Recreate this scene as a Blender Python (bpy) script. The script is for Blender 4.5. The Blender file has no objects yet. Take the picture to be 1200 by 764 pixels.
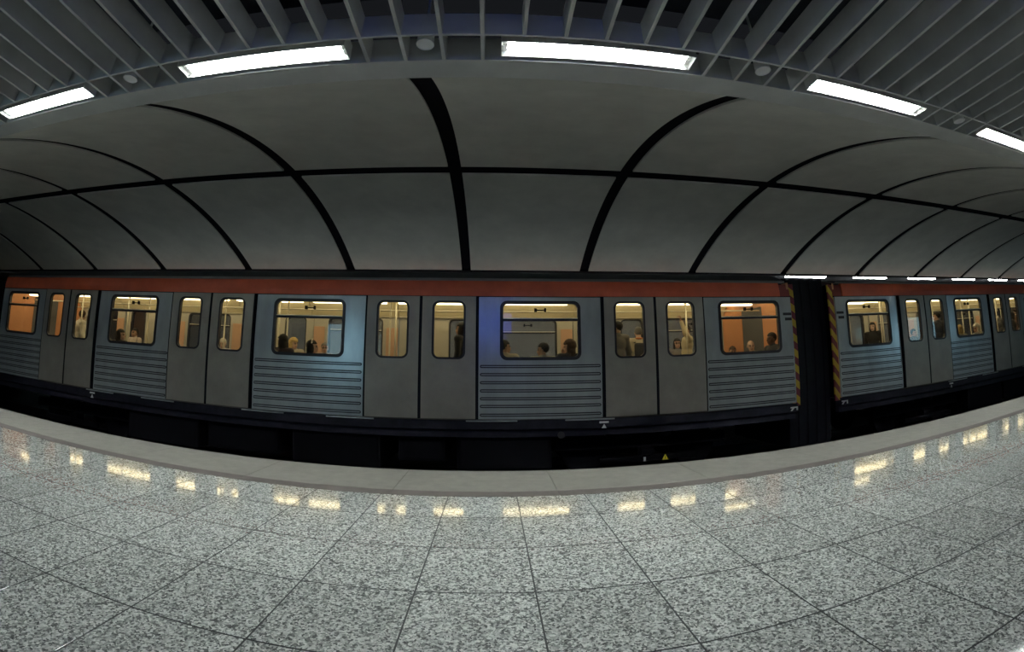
import bpy, bmesh, math, random
from mathutils import Vector, Matrix, noise

random.seed(7)
sc = bpy.context.scene
col = sc.collection

# ------------------------------------------------------------------ camera
# wide action-camera lens, calibrated from the floor grid and the door spacing
H = 0.8566                                   # lens height above the platform
cam = bpy.data.cameras.new('camera')
cam_ob = bpy.data.objects.new('camera', cam)
col.objects.link(cam_ob)
sc.camera = cam_ob
cam.type = 'PANO'
cam.panorama_type = 'FISHEYE_LENS_POLYNOMIAL'
cam.sensor_fit = 'HORIZONTAL'
cam.sensor_width = 12.0
cam.sensor_height = 7.64
cam.fisheye_fov = math.radians(170)
cam.fisheye_polynomial_k0 = 0.0
cam.fisheye_polynomial_k1 = -0.19219988
cam.fisheye_polynomial_k2 = 0.0000435724
cam.fisheye_polynomial_k3 = 0.00055634972
cam.fisheye_polynomial_k4 = -0.000030446178
cam.shift_x = -3.63 / 1200
cam.shift_y = (328.73 - 382) / 764
cam.clip_start = 0.02
YAW, PITCH, ROLL = 0.0496, 0.1967, -0.0021
_f = Vector((math.sin(YAW) * math.cos(PITCH), math.cos(YAW) * math.cos(PITCH), math.sin(PITCH)))
_r0 = Vector((math.cos(YAW), -math.sin(YAW), 0))
_u0 = _r0.cross(_f)
_r = math.cos(ROLL) * _r0 + math.sin(ROLL) * _u0
_u = -math.sin(ROLL) * _r0 + math.cos(ROLL) * _u0
cam_ob.matrix_world = Matrix(((_r.x, _u.x, -_f.x, 0), (_r.y, _u.y, -_f.y, 0),
                              (_r.z, _u.z, -_f.z, H), (0, 0, 0, 1)))

# ------------------------------------------------------------------ world, exposure
w = bpy.data.worlds.new('world')
sc.world = w
w.use_nodes = True
w.node_tree.nodes['Background'].inputs[0].default_value = (0.02, 0.022, 0.026, 1)
w.node_tree.nodes['Background'].inputs[1].default_value = 0.2
sc.view_settings.view_transform = 'Standard'
sc.view_settings.look = 'None'
sc.view_settings.gamma = 1.0
sc.view_settings.use_curve_mapping = False
sc.view_settings.exposure = 0.95

LAMP_E = 116.0          # platform fluorescent fittings
CAR_E = 4.2            # saloon lamps in the train
SIGN_E = 3.0           # backlit signs on the platform

# ------------------------------------------------------------------ measured layout (metres)
D = 7.375              # near face of the train
DEEP = 2.8             # train width
ZT, ZB = 2.05, 0.015   # top and bottom of the side panels
PER, LEAF = 4.0018, 0.9457
CAR_A, CAR_B, HALF = -3.2089, 15.788, 8.93
EDGE_IN, EDGE_OUT = 2.959, 3.742
MID = 7.0              # axis of symmetry between the two platforms
ZC = 3.257             # underside of the slatted ceiling
BACK = -3.2
X0, X1 = -27.0, 34.0
RAILZ = -1.05

# ------------------------------------------------------------------ helpers
def tag(o, label=None, cat=None, group=None, kind=None):
    if label: o['label'] = label
    if cat: o['category'] = cat
    if group: o['group'] = group
    if kind: o['kind'] = kind
    return o

def obj(name, me, parent=None, loc=(0, 0, 0), rz=0.0):
    o = bpy.data.objects.new(name, me)
    col.objects.link(o)
    if parent is not None:
        o.parent = parent
    o.location = loc
    o.rotation_euler = (0, 0, rz)
    return o

def empty(name, loc=(0, 0, 0), rz=0.0, parent=None):
    return obj(name, None, parent, loc, rz)

class MB:
    """collects shapes into one mesh"""
    def __init__(self):
        self.v = []; self.f = []; self.m = []
    def add(self, vs, fs, m=0):
        n = len(self.v)
        self.v += [tuple(p) for p in vs]
        for f in fs:
            self.f.append(tuple(i + n for i in f)); self.m.append(m)
        return self
    def box(self, x0, x1, y0, y1, z0, z1, m=0):
        vs = [(x0, y0, z0), (x1, y0, z0), (x1, y1, z0), (x0, y1, z0), (x0, y0, z1), (x1, y0, z1), (x1, y1, z1), (x0, y1, z1)]
        return self.add(vs, [(0, 3, 2, 1), (4, 5, 6, 7), (0, 1, 5, 4), (1, 2, 6, 5), (2, 3, 7, 6), (3, 0, 4, 7)], m)
    def bbox(self, x0, x1, y0, y1, z0, z1, b=0.01, m=0):
        """box with chamfered edges"""
        bm = bmesh.new()
        bmesh.ops.create_cube(bm, size=1)
        for v in bm.verts:
            v.co = Vector(((x0 + x1) / 2 + v.co.x * (x1 - x0), (y0 + y1) / 2 + v.co.y * (y1 - y0), (z0 + z1) / 2 + v.co.z * (z1 - z0)))
        bmesh.ops.bevel(bm, geom=bm.edges[:], offset=b, segments=2, affect='EDGES', profile=0.5)
        self.bm(bm, m)
        return self
    def bm(self, bm, m=0):
        bm.verts.index_update()
        self.add([v.co[:] for v in bm.verts], [[v.index for v in f.verts] for f in bm.faces], m)
        bm.free()
        return self
    def tube(self, a, b, r0, r1=None, n=10, m=0, caps=True):
        r1 = r0 if r1 is None else r1
        a = Vector(a); b = Vector(b); d = (b - a)
        if d.length < 1e-6: return self
        d.normalize()
        p = d.orthogonal().normalized(); q = d.cross(p)
        vs = []
        for c, r in ((a, r0), (b, r1)):
            for k in range(n):
                t = 2 * math.pi * k / n
                vs.append(c + p * (r * math.cos(t)) + q * (r * math.sin(t)))
        fs = [(k, (k + 1) % n, n + (k + 1) % n, n + k) for k in range(n)]
        if caps: fs += [tuple(range(n - 1, -1, -1)), tuple(range(n, 2 * n))]
        return self.add(vs, fs, m)
    def ball(self, c, r, n=12, mat=None, m=0):
        bm = bmesh.new()
        bmesh.ops.create_uvsphere(bm, u_segments=n, v_segments=max(6, n * 2 // 3), radius=1)
        r = Vector((r, r, r)) if isinstance(r, (int, float)) else Vector(r)
        for v in bm.verts:
            p = Vector((v.co.x * r.x, v.co.y * r.y, v.co.z * r.z)) + Vector(c)
            v.co = mat @ p if mat is not None else p
        return self.bm(bm, m)
    def extrude_x(self, prof, x0, x1, m=0, closed=True):
        """profile of (y, z) points swept along x"""
        n = len(prof)
        vs = [(x0, y, z) for y, z in prof] + [(x1, y, z) for y, z in prof]
        fs = [(k, (k + 1) % n, n + (k + 1) % n, n + k) for k in range(n if closed else n - 1)]
        if closed: fs += [tuple(range(n - 1, -1, -1)), tuple(range(n, 2 * n))]
        return self.add(vs, fs, m)
    def mesh(self, name, mats, smooth=False, fix=True):
        me = bpy.data.meshes.new(name)
        me.from_pydata(self.v, [], self.f)
        for mt in (mats if isinstance(mats, (list, tuple)) else [mats]):
            me.materials.append(mt)
        me.polygons.foreach_set('material_index', self.m)
        if fix:
            bm = bmesh.new(); bm.from_mesh(me)
            bmesh.ops.recalc_face_normals(bm, faces=bm.faces[:])
            bm.to_mesh(me); bm.free()
        if smooth:
            me.polygons.foreach_set('use_smooth', [True] * len(me.polygons))
        me.update()
        return me

def rrect(cx, cz, wd, ht, r, n=6):
    """rounded rectangle loop in the xz plane"""
    pts = []
    for sx, sz, a0 in ((1, 1, 0), (-1, 1, 90), (-1, -1, 180), (1, -1, 270)):
        for k in range(n + 1):
            a = math.radians(a0 + 90 * k / n)
            pts.append((cx + sx * (wd / 2 - r) + r * math.cos(a), cz + sz * (ht / 2 - r) + r * math.sin(a)))
    return pts

def plate_hole(outer, holes, y0, y1, m_out=0, m_in=1):
    """plate in the xz plane with openings; front face at y0, back face at y1 (a separate material)"""
    bm = bmesh.new()
    edges = []
    for loop in [outer] + holes:
        vs = [bm.verts.new((x, y0, z)) for x, z in loop]
        for k in range(len(vs)):
            edges.append(bm.edges.new((vs[k], vs[(k + 1) % len(vs)])))
    bmesh.ops.triangle_fill(bm, use_beauty=True, edges=edges)
    ret = bmesh.ops.extrude_face_region(bm, geom=bm.faces[:])
    for e in ret['geom']:
        if isinstance(e, bmesh.types.BMVert): e.co.y = y1
    bmesh.ops.recalc_face_normals(bm, faces=bm.faces[:])
    mb = MB()
    bm.verts.index_update()
    vs = [v.co[:] for v in bm.verts]
    mb.v = vs
    for f in bm.faces:
        mb.f.append(tuple(v.index for v in f.verts))
        mb.m.append(m_in if (f.normal.y > 0.5) == (y1 > y0) and abs(f.normal.y) > 0.5 else m_out)
    bm.free()
    return mb

def ring(outer, inner, y0, y1):
    n = len(outer)
    mb = MB()
    vs = [(x, y0, z) for x, z in outer] + [(x, y0, z) for x, z in inner] + [(x, y1, z) for x, z in outer] + [(x, y1, z) for x, z in inner]
    fs = []
    for k in range(n):
        j = (k + 1) % n
        fs += [(k, j, n + j, n + k), (2 * n + k, 3 * n + k, 3 * n + j, 2 * n + j), (k, 2 * n + k, 2 * n + j, j), (n + k, n + j, 3 * n + j, 3 * n + k)]
    return mb.add(vs, fs)

def slab(loop, y0, y1):
    n = len(loop)
    mb = MB()
    return mb.add([(x, y0, z) for x, z in loop] + [(x, y1, z) for x, z in loop],
                  [tuple(range(n)), tuple(range(2 * n - 1, n - 1, -1))] + [(k, n + k, n + (k + 1) % n, (k + 1) % n) for k in range(n)])

# ------------------------------------------------------------------ materials
def nmat(name, color=(0.5, 0.5, 0.5), rough=0.5, metal=0.0, spec=0.5, emit=None, es=0.0,
         vary=0.0, vscale=4.0, bump=0.0, bscale=60.0, stretch=None, obj_space=False):
    m = bpy.data.materials.new(name)
    m.use_nodes = True
    nt = m.node_tree
    b = nt.nodes['Principled BSDF']
    b.inputs['Base Color'].default_value = (*color, 1)
    b.inputs['Roughness'].default_value = rough
    b.inputs['Metallic'].default_value = metal
    b.inputs['Specular IOR Level'].default_value = spec
    if emit:
        b.inputs['Emission Color'].default_value = (*emit, 1)
        b.inputs['Emission Strength'].default_value = es
    if vary or bump:
        geo = nt.nodes.new('ShaderNodeTexCoord') if obj_space else nt.nodes.new('ShaderNodeNewGeometry')
        src = geo.outputs['Object'] if obj_space else geo.outputs['Position']
        mp = nt.nodes.new('ShaderNodeMapping')
        if stretch: mp.inputs['Scale'].default_value = stretch
        nt.links.new(src, mp.inputs['Vector'])
        if vary:
            nz = nt.nodes.new('ShaderNodeTexNoise')
            nz.inputs['Scale'].default_value = vscale
            nz.inputs['Detail'].default_value = 6
            nz.inputs['Roughness'].default_value = 0.65
            nt.links.new(mp.outputs[0], nz.inputs['Vector'])
            rp = nt.nodes.new('ShaderNodeValToRGB')
            lo = tuple(max(0, c * (1 - vary)) for c in color); hi = tuple(min(1, c * (1 + vary)) for c in color)
            rp.color_ramp.elements[0].position = 0.3; rp.color_ramp.elements[0].color = (*lo, 1)
            rp.color_ramp.elements[1].position = 0.7; rp.color_ramp.elements[1].color = (*hi, 1)
            nt.links.new(nz.outputs['Fac'], rp.inputs[0])
            nt.links.new(rp.outputs[0], b.inputs['Base Color'])
        if bump:
            n2 = nt.nodes.new('ShaderNodeTexNoise')
            n2.inputs['Scale'].default_value = bscale
            n2.inputs['Detail'].default_value = 3
            nt.links.new(mp.outputs[0], n2.inputs['Vector'])
            bp = nt.nodes.new('ShaderNodeBump')
            bp.inputs['Strength'].default_value = bump
            bp.inputs['Distance'].default_value = 0.01
            nt.links.new(n2.outputs['Fac'], bp.inputs['Height'])
            nt.links.new(bp.outputs[0], b.inputs['Normal'])
    return m

def granite():
    m = bpy.data.materials.new('granite_tile')
    m.use_nodes = True
    nt = m.node_tree
    b = nt.nodes['Principled BSDF']
    g = nt.nodes.new('ShaderNodeNewGeometry')
    # gentle warp so that the grains are flakes, not neat cells
    wn = nt.nodes.new('ShaderNodeTexNoise'); wn.inputs['Scale'].default_value = 70; wn.inputs['Detail'].default_value = 2
    nt.links.new(g.outputs['Position'], wn.inputs['Vector'])
    ad = nt.nodes.new('ShaderNodeVectorMath'); ad.operation = 'MULTIPLY_ADD'
    ad.inputs[1].default_value = (0.016, 0.016, 0.016)
    nt.links.new(wn.outputs['Color'], ad.inputs[0]); nt.links.new(g.outputs['Position'], ad.inputs[2])
    def cells(scale, ramp):
        v = nt.nodes.new('ShaderNodeTexVoronoi'); v.inputs['Scale'].default_value = scale
        nt.links.new(ad.outputs[0], v.inputs['Vector'])
        s = nt.nodes.new('ShaderNodeSeparateColor'); nt.links.new(v.outputs['Color'], s.inputs[0])
        r = nt.nodes.new('ShaderNodeValToRGB'); nt.links.new(s.outputs[0], r.inputs[0])
        e = r.color_ramp.elements
        for k, (p, c) in enumerate(ramp):
            x = e[k] if k < 2 else e.new(p)
            x.position = p; x.color = (c[0], c[1], c[2], 1)
        return r
    r1 = cells(125, [(0.0, (0.012, 0.013, 0.013)), (0.17, (0.028, 0.031, 0.031)), (0.30, (0.13, 0.14, 0.133)), (0.58, (0.33, 0.345, 0.325)), (0.85, (0.53, 0.54, 0.51)), (1.0, (0.64, 0.64, 0.605))])
    r2 = cells(290, [(0.0, (0.10, 0.105, 0.105)), (0.35, (0.30, 0.31, 0.30)), (1.0, (0.50, 0.51, 0.49))])
    mx = nt.nodes.new('ShaderNodeMix'); mx.data_type = 'RGBA'; mx.inputs['Factor'].default_value = 0.25
    nt.links.new(r1.outputs[0], mx.inputs['A']); nt.links.new(r2.outputs[0], mx.inputs['B'])
    # slight slab-to-slab difference
    oi = nt.nodes.new('ShaderNodeObjectInfo')
    ml = nt.nodes.new('ShaderNodeMath'); ml.operation = 'MULTIPLY_ADD'; ml.inputs[1].default_value = 0.14; ml.inputs[2].default_value = 0.78
    nt.links.new(oi.outputs['Random'], ml.inputs[0])
    m2 = nt.nodes.new('ShaderNodeVectorMath'); m2.operation = 'SCALE'
    nt.links.new(mx.outputs['Result'], m2.inputs[0]); nt.links.new(ml.outputs[0], m2.inputs['Scale'])
    nt.links.new(m2.outputs[0], b.inputs['Base Color'])
    rn = nt.nodes.new('ShaderNodeTexNoise'); rn.inputs['Scale'].default_value = 3
    nt.links.new(g.outputs['Position'], rn.inputs['Vector'])
    mr = nt.nodes.new('ShaderNodeMapRange'); mr.inputs['To Min'].default_value = 0.035; mr.inputs['To Max'].default_value = 0.10
    nt.links.new(rn.outputs['Fac'], mr.inputs['Value']); nt.links.new(mr.outputs[0], b.inputs['Roughness'])
    b.inputs['Specular IOR Level'].default_value = 0.5
    return m

def glass():
    m = bpy.data.materials.new('window_glass')
    m.use_nodes = True
    nt = m.node_tree
    nt.nodes.remove(nt.nodes['Principled BSDF'])
    out = nt.nodes['Material Output']
    t = nt.nodes.new('ShaderNodeBsdfTransparent'); t.inputs[0].default_value = (0.86, 0.85, 0.82, 1)
    gl = nt.nodes.new('ShaderNodeBsdfGlossy'); gl.inputs['Roughness'].default_value = 0.02
    lw = nt.nodes.new('ShaderNodeLayerWeight'); lw.inputs['Blend'].default_value = 0.5
    pw = nt.nodes.new('ShaderNodeMath'); pw.operation = 'POWER'; pw.inputs[1].default_value = 5
    nt.links.new(lw.outputs['Facing'], pw.inputs[0])
    fr = nt.nodes.new('ShaderNodeMath'); fr.operation = 'MULTIPLY_ADD'; fr.inputs[1].default_value = 0.95; fr.inputs[2].default_value = 0.045
    nt.links.new(pw.outputs[0], fr.inputs[0])
    mx = nt.nodes.new('ShaderNodeMixShader')
    nt.links.new(fr.outputs[0], mx.inputs[0]); nt.links.new(t.outputs[0], mx.inputs[1]); nt.links.new(gl.outputs[0], mx.inputs[2])
    nt.links.new(mx.outputs[0], out.inputs[0])
    return m

def stripes():
    m = bpy.data.materials.new('hazard_stripe')
    m.use_nodes = True
    nt = m.node_tree
    b = nt.nodes['Principled BSDF']
    tc = nt.nodes.new('ShaderNodeTexCoord')
    sx = nt.nodes.new('ShaderNodeSeparateXYZ'); nt.links.new(tc.outputs['Object'], sx.inputs[0])
    a = nt.nodes.new('ShaderNodeMath'); a.operation = 'MULTIPLY_ADD'; a.inputs[1].default_value = 0.9
    nt.links.new(sx.outputs['X'], a.inputs[0]); nt.links.new(sx.outputs['Z'], a.inputs[2])
    f = nt.nodes.new('ShaderNodeMath'); f.operation = 'MULTIPLY'; f.inputs[1].default_value = 3.4
    nt.links.new(a.outputs[0], f.inputs[0])
    g = nt.nodes.new('ShaderNodeMath'); g.operation = 'FRACT'; nt.links.new(f.outputs[0], g.inputs[0])
    r = nt.nodes.new('ShaderNodeValToRGB'); r.color_ramp.interpolation = 'CONSTANT'
    r.color_ramp.elements[0].color = (0.46, 0.31, 0.02, 1)
    r.color_ramp.elements[1].position = 0.5; r.color_ramp.elements[1].color = (0.15, 0.016, 0.022, 1)
    nt.links.new(g.outputs[0], r.inputs[0]); nt.links.new(r.outputs[0], b.inputs['Base Color'])
    b.inputs['Roughness'].default_value = 0.6
    return m

M = {}
M['granite'] = granite()
M['grout'] = nmat('grout', (0.022, 0.024, 0.024), 0.9)
M['edge'] = nmat('edge_stone', (0.10, 0.095, 0.083), 0.75, vary=0.16, vscale=9, bump=0.25, bscale=180)
M['edge_dark'] = nmat('edge_dark_strip', (0.05, 0.042, 0.037), 0.8, vary=0.2, vscale=8)
M['vault'] = nmat('vault_panel', (0.74, 0.74, 0.695), 0.5, vary=0.10, vscale=1.6)
M['void'] = nmat('dark_void', (0.005, 0.005, 0.009), 0.8, spec=0.1)
M['voidceil'] = nmat('service_void', (0.022, 0.024, 0.034), 0.9, vary=0.4, vscale=3)
M['slat'] = nmat('slat_paint', (0.54, 0.54, 0.53), 0.5, vary=0.08, vscale=3)
M['wall'] = nmat('wall_panel', (0.34, 0.335, 0.32), 0.45, vary=0.08, vscale=2)
M['bed'] = nmat('track_bed', (0.004, 0.0038, 0.0042), 0.95, spec=0.1, vary=0.4, vscale=14, bump=0.4, bscale=40)
M['rail'] = nmat('rail_steel', (0.14, 0.12, 0.11), 0.4, 0.9)
M['lampwhite'] = nmat('lamp_housing', (0.75, 0.75, 0.74), 0.4)
M['lamp'] = nmat('lamp_tube', (0.9, 0.9, 0.9), 0.5, emit=(0.93, 1.0, 0.965), es=LAMP_E)
M['farlamp'] = nmat('far_lamp_face', (0.9, 0.9, 0.9), 0.5, emit=(0.93, 1.0, 0.965), es=LAMP_E * 0.26)
M['steel'] = nmat('brushed_steel', (0.60, 0.645, 0.665), 0.25, 0.42, vary=0.14, vscale=3.0, stretch=(1, 1, 0.35), bump=0.05, bscale=7)
M['door'] = nmat('door_metal', (0.33, 0.305, 0.268), 0.42, 0.35, vary=0.13, vscale=2.2)
M['rubber'] = nmat('black_rubber', (0.004, 0.004, 0.007), 0.6, spec=0.15)
M['gasket'] = nmat('window_gasket', (0.008, 0.008, 0.014), 0.45)
M['red'] = nmat('red_band', (0.62, 0.112, 0.048), 0.42, vary=0.14, vscale=2.5)
M['reddark'] = nmat('red_corner', (0.20, 0.025, 0.02), 0.5)
M['gutter'] = nmat('roof_gutter', (0.22, 0.22, 0.22), 0.5, 0.4)
M['roof'] = nmat('roof_skin', (0.03, 0.03, 0.034), 0.7)
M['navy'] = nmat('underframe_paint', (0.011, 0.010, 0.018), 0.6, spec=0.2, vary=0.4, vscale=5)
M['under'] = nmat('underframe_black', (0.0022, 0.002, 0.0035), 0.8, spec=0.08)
M['glass'] = glass()
M['cream'] = nmat('saloon_lining', (0.60, 0.53, 0.35), 0.45)
M['grey_in'] = nmat('saloon_wall', (0.36, 0.34, 0.29), 0.5)
M['orange'] = nmat('saloon_partition', (0.55, 0.25, 0.12), 0.45)
M['pink'] = nmat('saloon_strip', (0.48, 0.29, 0.19), 0.45)
M['pole'] = nmat('grab_pole', (0.62, 0.58, 0.46), 0.3, 0.3)
M['carfloor'] = nmat('saloon_floor', (0.10, 0.10, 0.11), 0.7)
M['carlamp'] = nmat('saloon_lamp', (0.9, 0.88, 0.8), 0.5, emit=(1.0, 0.86, 0.52), es=CAR_E)
M['seat'] = nmat('seat_fabric', (0.05, 0.06, 0.12), 0.8)
M['haz'] = stripes()
M['white'] = nmat('white_mark', (0.55, 0.55, 0.55), 0.6)
M['yellow'] = nmat('yellow_sign', (0.75, 0.62, 0.03), 0.5)
M['speaker'] = nmat('speaker_grille', (0.8, 0.8, 0.79), 0.5)
M['blue'] = nmat('blue_sign_face', (0.05, 0.12, 0.6), 0.3, emit=(0.07, 0.16, 1.0), es=SIGN_E * 0.45)
M['cyan'] = nmat('poster_face', (0.3, 0.6, 0.7), 0.3, emit=(0.42, 0.74, 0.90), es=SIGN_E * 0.45)

# ------------------------------------------------------------------ platform floor
T = 0.45
TX0, TY0 = 0.1553, 2.978
base = MB().box(X0, X1, BACK, EDGE_IN, -0.30, -0.0025).mesh('floor', M['grout'])
floor = tag(obj('floor', base), 'speckled grey granite tile platform floor with thin dark joints', 'floor', kind='structure')
tile_me = {}
def tile_mesh(dy):
    k = round(dy, 3)
    if k not in tile_me:
        me = MB().bbox(-T / 2 + 0.003, T / 2 - 0.003, -dy / 2 + 0.0032, dy / 2 - 0.0032, -0.02, 0.0, 0.0008).mesh('tile', [M['granite'], M['grout']])
        for f in me.polygons:
            f.material_index = 0 if f.normal.z > 0.5 else 1      # side faces take the dark grout colour
        tile_me[k] = me
    return tile_me[k]
rest = MB()
for j in range(0, 14):
    ya = EDGE_IN - 0.004 if j == 0 else TY0 - T * j
    yb = TY0 - T * (j + 1)
    if yb < BACK: break
    yc, dy = (ya + yb) / 2, ya - yb
    for i in range(-60, 75):
        xc = TX0 + T * (i + 0.5)
        if xc < X0 + 0.3 or xc > X1 - 0.3: continue
        if ya > 0.5 and abs(xc) - T < 1.95 * ya + 0.25 and abs(xc) < 9:
            obj('tile', tile_mesh(dy), floor, (xc, yc, 0))
        else:
            rest.box(xc - T / 2 + 0.003, xc + T / 2 - 0.003, yb + 0.002, ya - 0.002, -0.02, 0.0)
r_ = obj('tile_field', rest.mesh('tile_field', M['granite'], fix=False), floor)
tag(r_, kind='stuff')

# platform edge: dark brown strip on the tile side, then long stone slabs with a rounded nose
pe = MB().box(X0, X1, EDGE_IN, EDGE_OUT - 0.06, -0.34, -0.016).box(X0, X1, EDGE_IN - 0.3, EDGE_OUT - 0.12, -1.28, -0.345)
pe = tag(obj('trim_1', pe.mesh('platform_edge', M['edge_dark'])), 'pale grey stone edging strip along the platform', 'edging', kind='structure')
SL = 1.135
prof = [(EDGE_IN + 0.122, -0.015), (EDGE_IN + 0.122, -0.003), (EDGE_IN + 0.126, 0.0), (EDGE_OUT - 0.03, 0.0), (EDGE_OUT - 0.008, -0.008), (EDGE_OUT, -0.03), (EDGE_OUT, -0.12), (EDGE_OUT - 0.059, -0.12), (EDGE_OUT - 0.059, -0.015)]
slab_me = MB().extrude_x(prof, -SL / 2 + 0.002, SL / 2 - 0.002).mesh('edge_slab', M['edge'])
for k in range(-20, 27):
    obj('edge_slab', slab_me, pe, (0.443 + SL * (k + 0.5), 0, 0))
strip_me = MB().box(-SL / 2 + 0.0015, SL / 2 - 0.0015, EDGE_IN + 0.003, EDGE_IN + 0.118, -0.014, -0.001).mesh('edge_dark_strip', M['edge_dark'])
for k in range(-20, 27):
    obj('edge_dark_strip', strip_me, pe, (0.443 + SL * (k + 0.5), 0, 0))

# ------------------------------------------------------------------ track trench and far platform
tb = MB().box(X0, X1, EDGE_OUT - 0.12, 2 * MID - EDGE_OUT + 0.12, -1.5, -1.25)
tag(obj('trim_2', tb.mesh('track_bed', M['bed'])), 'black grimy track bed in the trench between the platforms', 'track bed', kind='structure')
railp = [(-0.07, -0.2), (0.07, -0.2), (0.07, -0.185), (0.012, -0.165), (0.012, -0.045), (0.036, -0.03), (0.036, 0), (-0.036, 0), (-0.036, -0.03), (-0.012, -0.045), (-0.012, -0.165), (-0.07, -0.185)]
rail_me = MB().extrude_x(railp, X0, X1).mesh('rail', M['rail'])
for y, lb in ((5.22 - 0.735, 'running rail nearest the granite platform'), (5.22 + 0.735, 'second running rail of the empty near track'),
              (D + 1.4 - 0.735, 'running rail under the near wheels of the train'), (D + 1.4 + 0.735, 'running rail under the far wheels of the train')):
    tag(obj('rail', rail_me, None, (0, y, RAILZ)), lb, 'rail', 'running rails in the trench')
fy = 2 * MID - EDGE_OUT
fb = MB().box(X0, X1, fy, 2 * MID - BACK, -1.28, 0.0)
tag(obj('floor_far', fb.mesh('floor_far', M['granite'])), 'granite floor of the opposite platform behind the train', 'floor', kind='structure')
tag(obj('wall_back', MB().box(X0, X1, BACK - 0.2, BACK, -0.3, 4.3).mesh('wall_back', M['wall'])), 'plain grey wall behind the near platform', 'wall', kind='structure')
tag(obj('wall_far', MB().box(X0, X1, 2 * MID - BACK, 2 * MID - BACK + 0.2, -0.3, 4.3).mesh('wall_far', M['wall'])), 'plain grey wall of the opposite platform', 'wall', kind='structure')
for nm, xa in (('wall_left', X0 - 0.2), ('wall_right', X1)):
    tag(obj(nm, MB().box(xa, xa + 0.2, BACK, 2 * MID - BACK, -1.5, 4.6).mesh(nm, M['bed'])), 'dark end wall of the station hall, %s end' % nm[5:], 'wall', kind='structure')

# ------------------------------------------------------------------ vault over the tracks
HW, RISE = 3.85, 0.915
RAD = (HW * HW + RISE * RISE) / (2 * RISE)
def vz(y):
    return ZC + RISE - RAD + math.sqrt(RAD * RAD - (y - MID) ** 2)
NS = 20
def arc(ya, yb, dz, n=NS):
    return [(ya + (yb - ya) * k / n, vz(ya + (yb - ya) * k / n) + dz) for k in range(n + 1)]
sh = arc(MID - HW, MID + HW, 0.05, 30)
sh = sh + [(y, z + 0.06) for y, z in reversed(sh)]
vault = tag(obj('ceiling_vault', MB().extrude_x(sh, X0, X1).mesh('ceiling_vault', M['void'])), 'barrel vault of grey panels with black joints over the tracks', 'ceiling', kind='structure')
RIB0, RIBP, RIBW, CRW = -0.68, 2.965, 0.225, 0.30
def shell_panel(ya, yb):
    lo = arc(ya, yb, 0.0); hi = [(y, z + 0.03) for y, z in reversed(lo)]
    mb = MB().extrude_x(lo + hi, -(RIBP - RIBW) / 2, (RIBP - RIBW) / 2)
    return mb.mesh('vault_panel', M['vault'])
pn = shell_panel(MID - HW, MID - CRW / 2)
pf = shell_panel(MID + CRW / 2, MID + HW)
for k in range(-8, 11):
    xc = RIB0 + RIBP * (k + 0.5)
    obj('vault_panel', pn, vault, (xc, 0, 0))
    obj('vault_panel', pf, vault, (xc, 0, 0))

# lips where the vault meets the slatted ceilings (near and far)
YL = MID - HW                                # 3.15
lipn = [(2.945, ZC), (3.0, ZC - 0.002), (YL + 0.03, ZC - 0.002), (YL + 0.03, ZC + 0.02), (YL + 0.03, ZC + 0.16), (2.945, ZC + 0.24)]
tag(obj('trim_3', MB().extrude_x(lipn, X0, X1).mesh('vault_lip', M['slat'])), 'grey lip between vault and slatted platform ceiling', 'trim', kind='structure')
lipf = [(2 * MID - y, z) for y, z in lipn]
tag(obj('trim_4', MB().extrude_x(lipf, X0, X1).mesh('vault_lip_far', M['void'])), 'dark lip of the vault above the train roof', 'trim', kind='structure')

# ------------------------------------------------------------------ slatted ceiling of the near platform
SP, SX = 0.3144, -0.11
FIN = 0.22
ceil = tag(obj('ceiling', MB().box(X0, X1, BACK, 2.95, 4.0, 4.1).mesh('ceiling', M['voidceil'])), 'open slatted ceiling of grey fins below a dark service void', 'ceiling', kind='structure')
BAR0, BAR1 = 2.632, 2.652
slat_me = MB().bbox(-0.016, 0.016, BACK + 0.01, BAR0 - 0.001, ZC, ZC + FIN, 0.004).mesh('slat', M['slat'])
stub_me = MB().bbox(-0.016, 0.016, BAR1 + 0.001, 2.944, ZC, ZC + FIN, 0.004).mesh('bay_slat', M['slat'])
LP, LX, LH = 2.83, 0.83, 0.795
def in_lamp(x):
    d = (x - LX + LP / 2) % LP - LP / 2
    return abs(d) < LH + 0.03
far_slats = MB()
for k in range(-78, 108):
    x = SX + SP * k
    if -11.5 < x < 13.5:
        obj('slat', slat_me, ceil, (x, 0, 0))
        if not in_lamp(x): obj('bay_slat', stub_me, ceil, (x, 0, 0))
    else:
        far_slats.box(x - 0.016, x + 0.016, BACK + 0.01, BAR0 - 0.001, ZC, ZC + FIN)
        if not in_lamp(x): far_slats.box(x - 0.016, x + 0.016, BAR1 + 0.001, 2.944, ZC, ZC + FIN)
tag(obj('distant_slats', far_slats.mesh('distant_slats', M['slat'], fix=False), ceil), kind='stuff')
obj('edge_bar', MB().bbox(X0, X1, BAR0, BAR1, ZC - 0.001, ZC + FIN, 0.004).mesh('edge_bar', M['slat']), ceil)
# two hangers holding the fins, seen towards the right end
for x, y in ((3.62, 1.19), (3.93, 1.42)):
    obj('hanger', MB().box(x + 0.0165, x + 0.12, y, y + 0.03, ZC + 0.05, ZC + 0.075).mesh('hanger', M['slat']), ceil)
# opposite platform: flat soffit
tag(obj('ceiling_far', MB().box(X0, X1, 2 * MID - 2.95, 2 * MID - BACK, ZC + 0.10, ZC + 0.2).mesh('ceiling_far', M['voidceil'])), 'dark ceiling of the opposite platform', 'ceiling', kind='structure')

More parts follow.
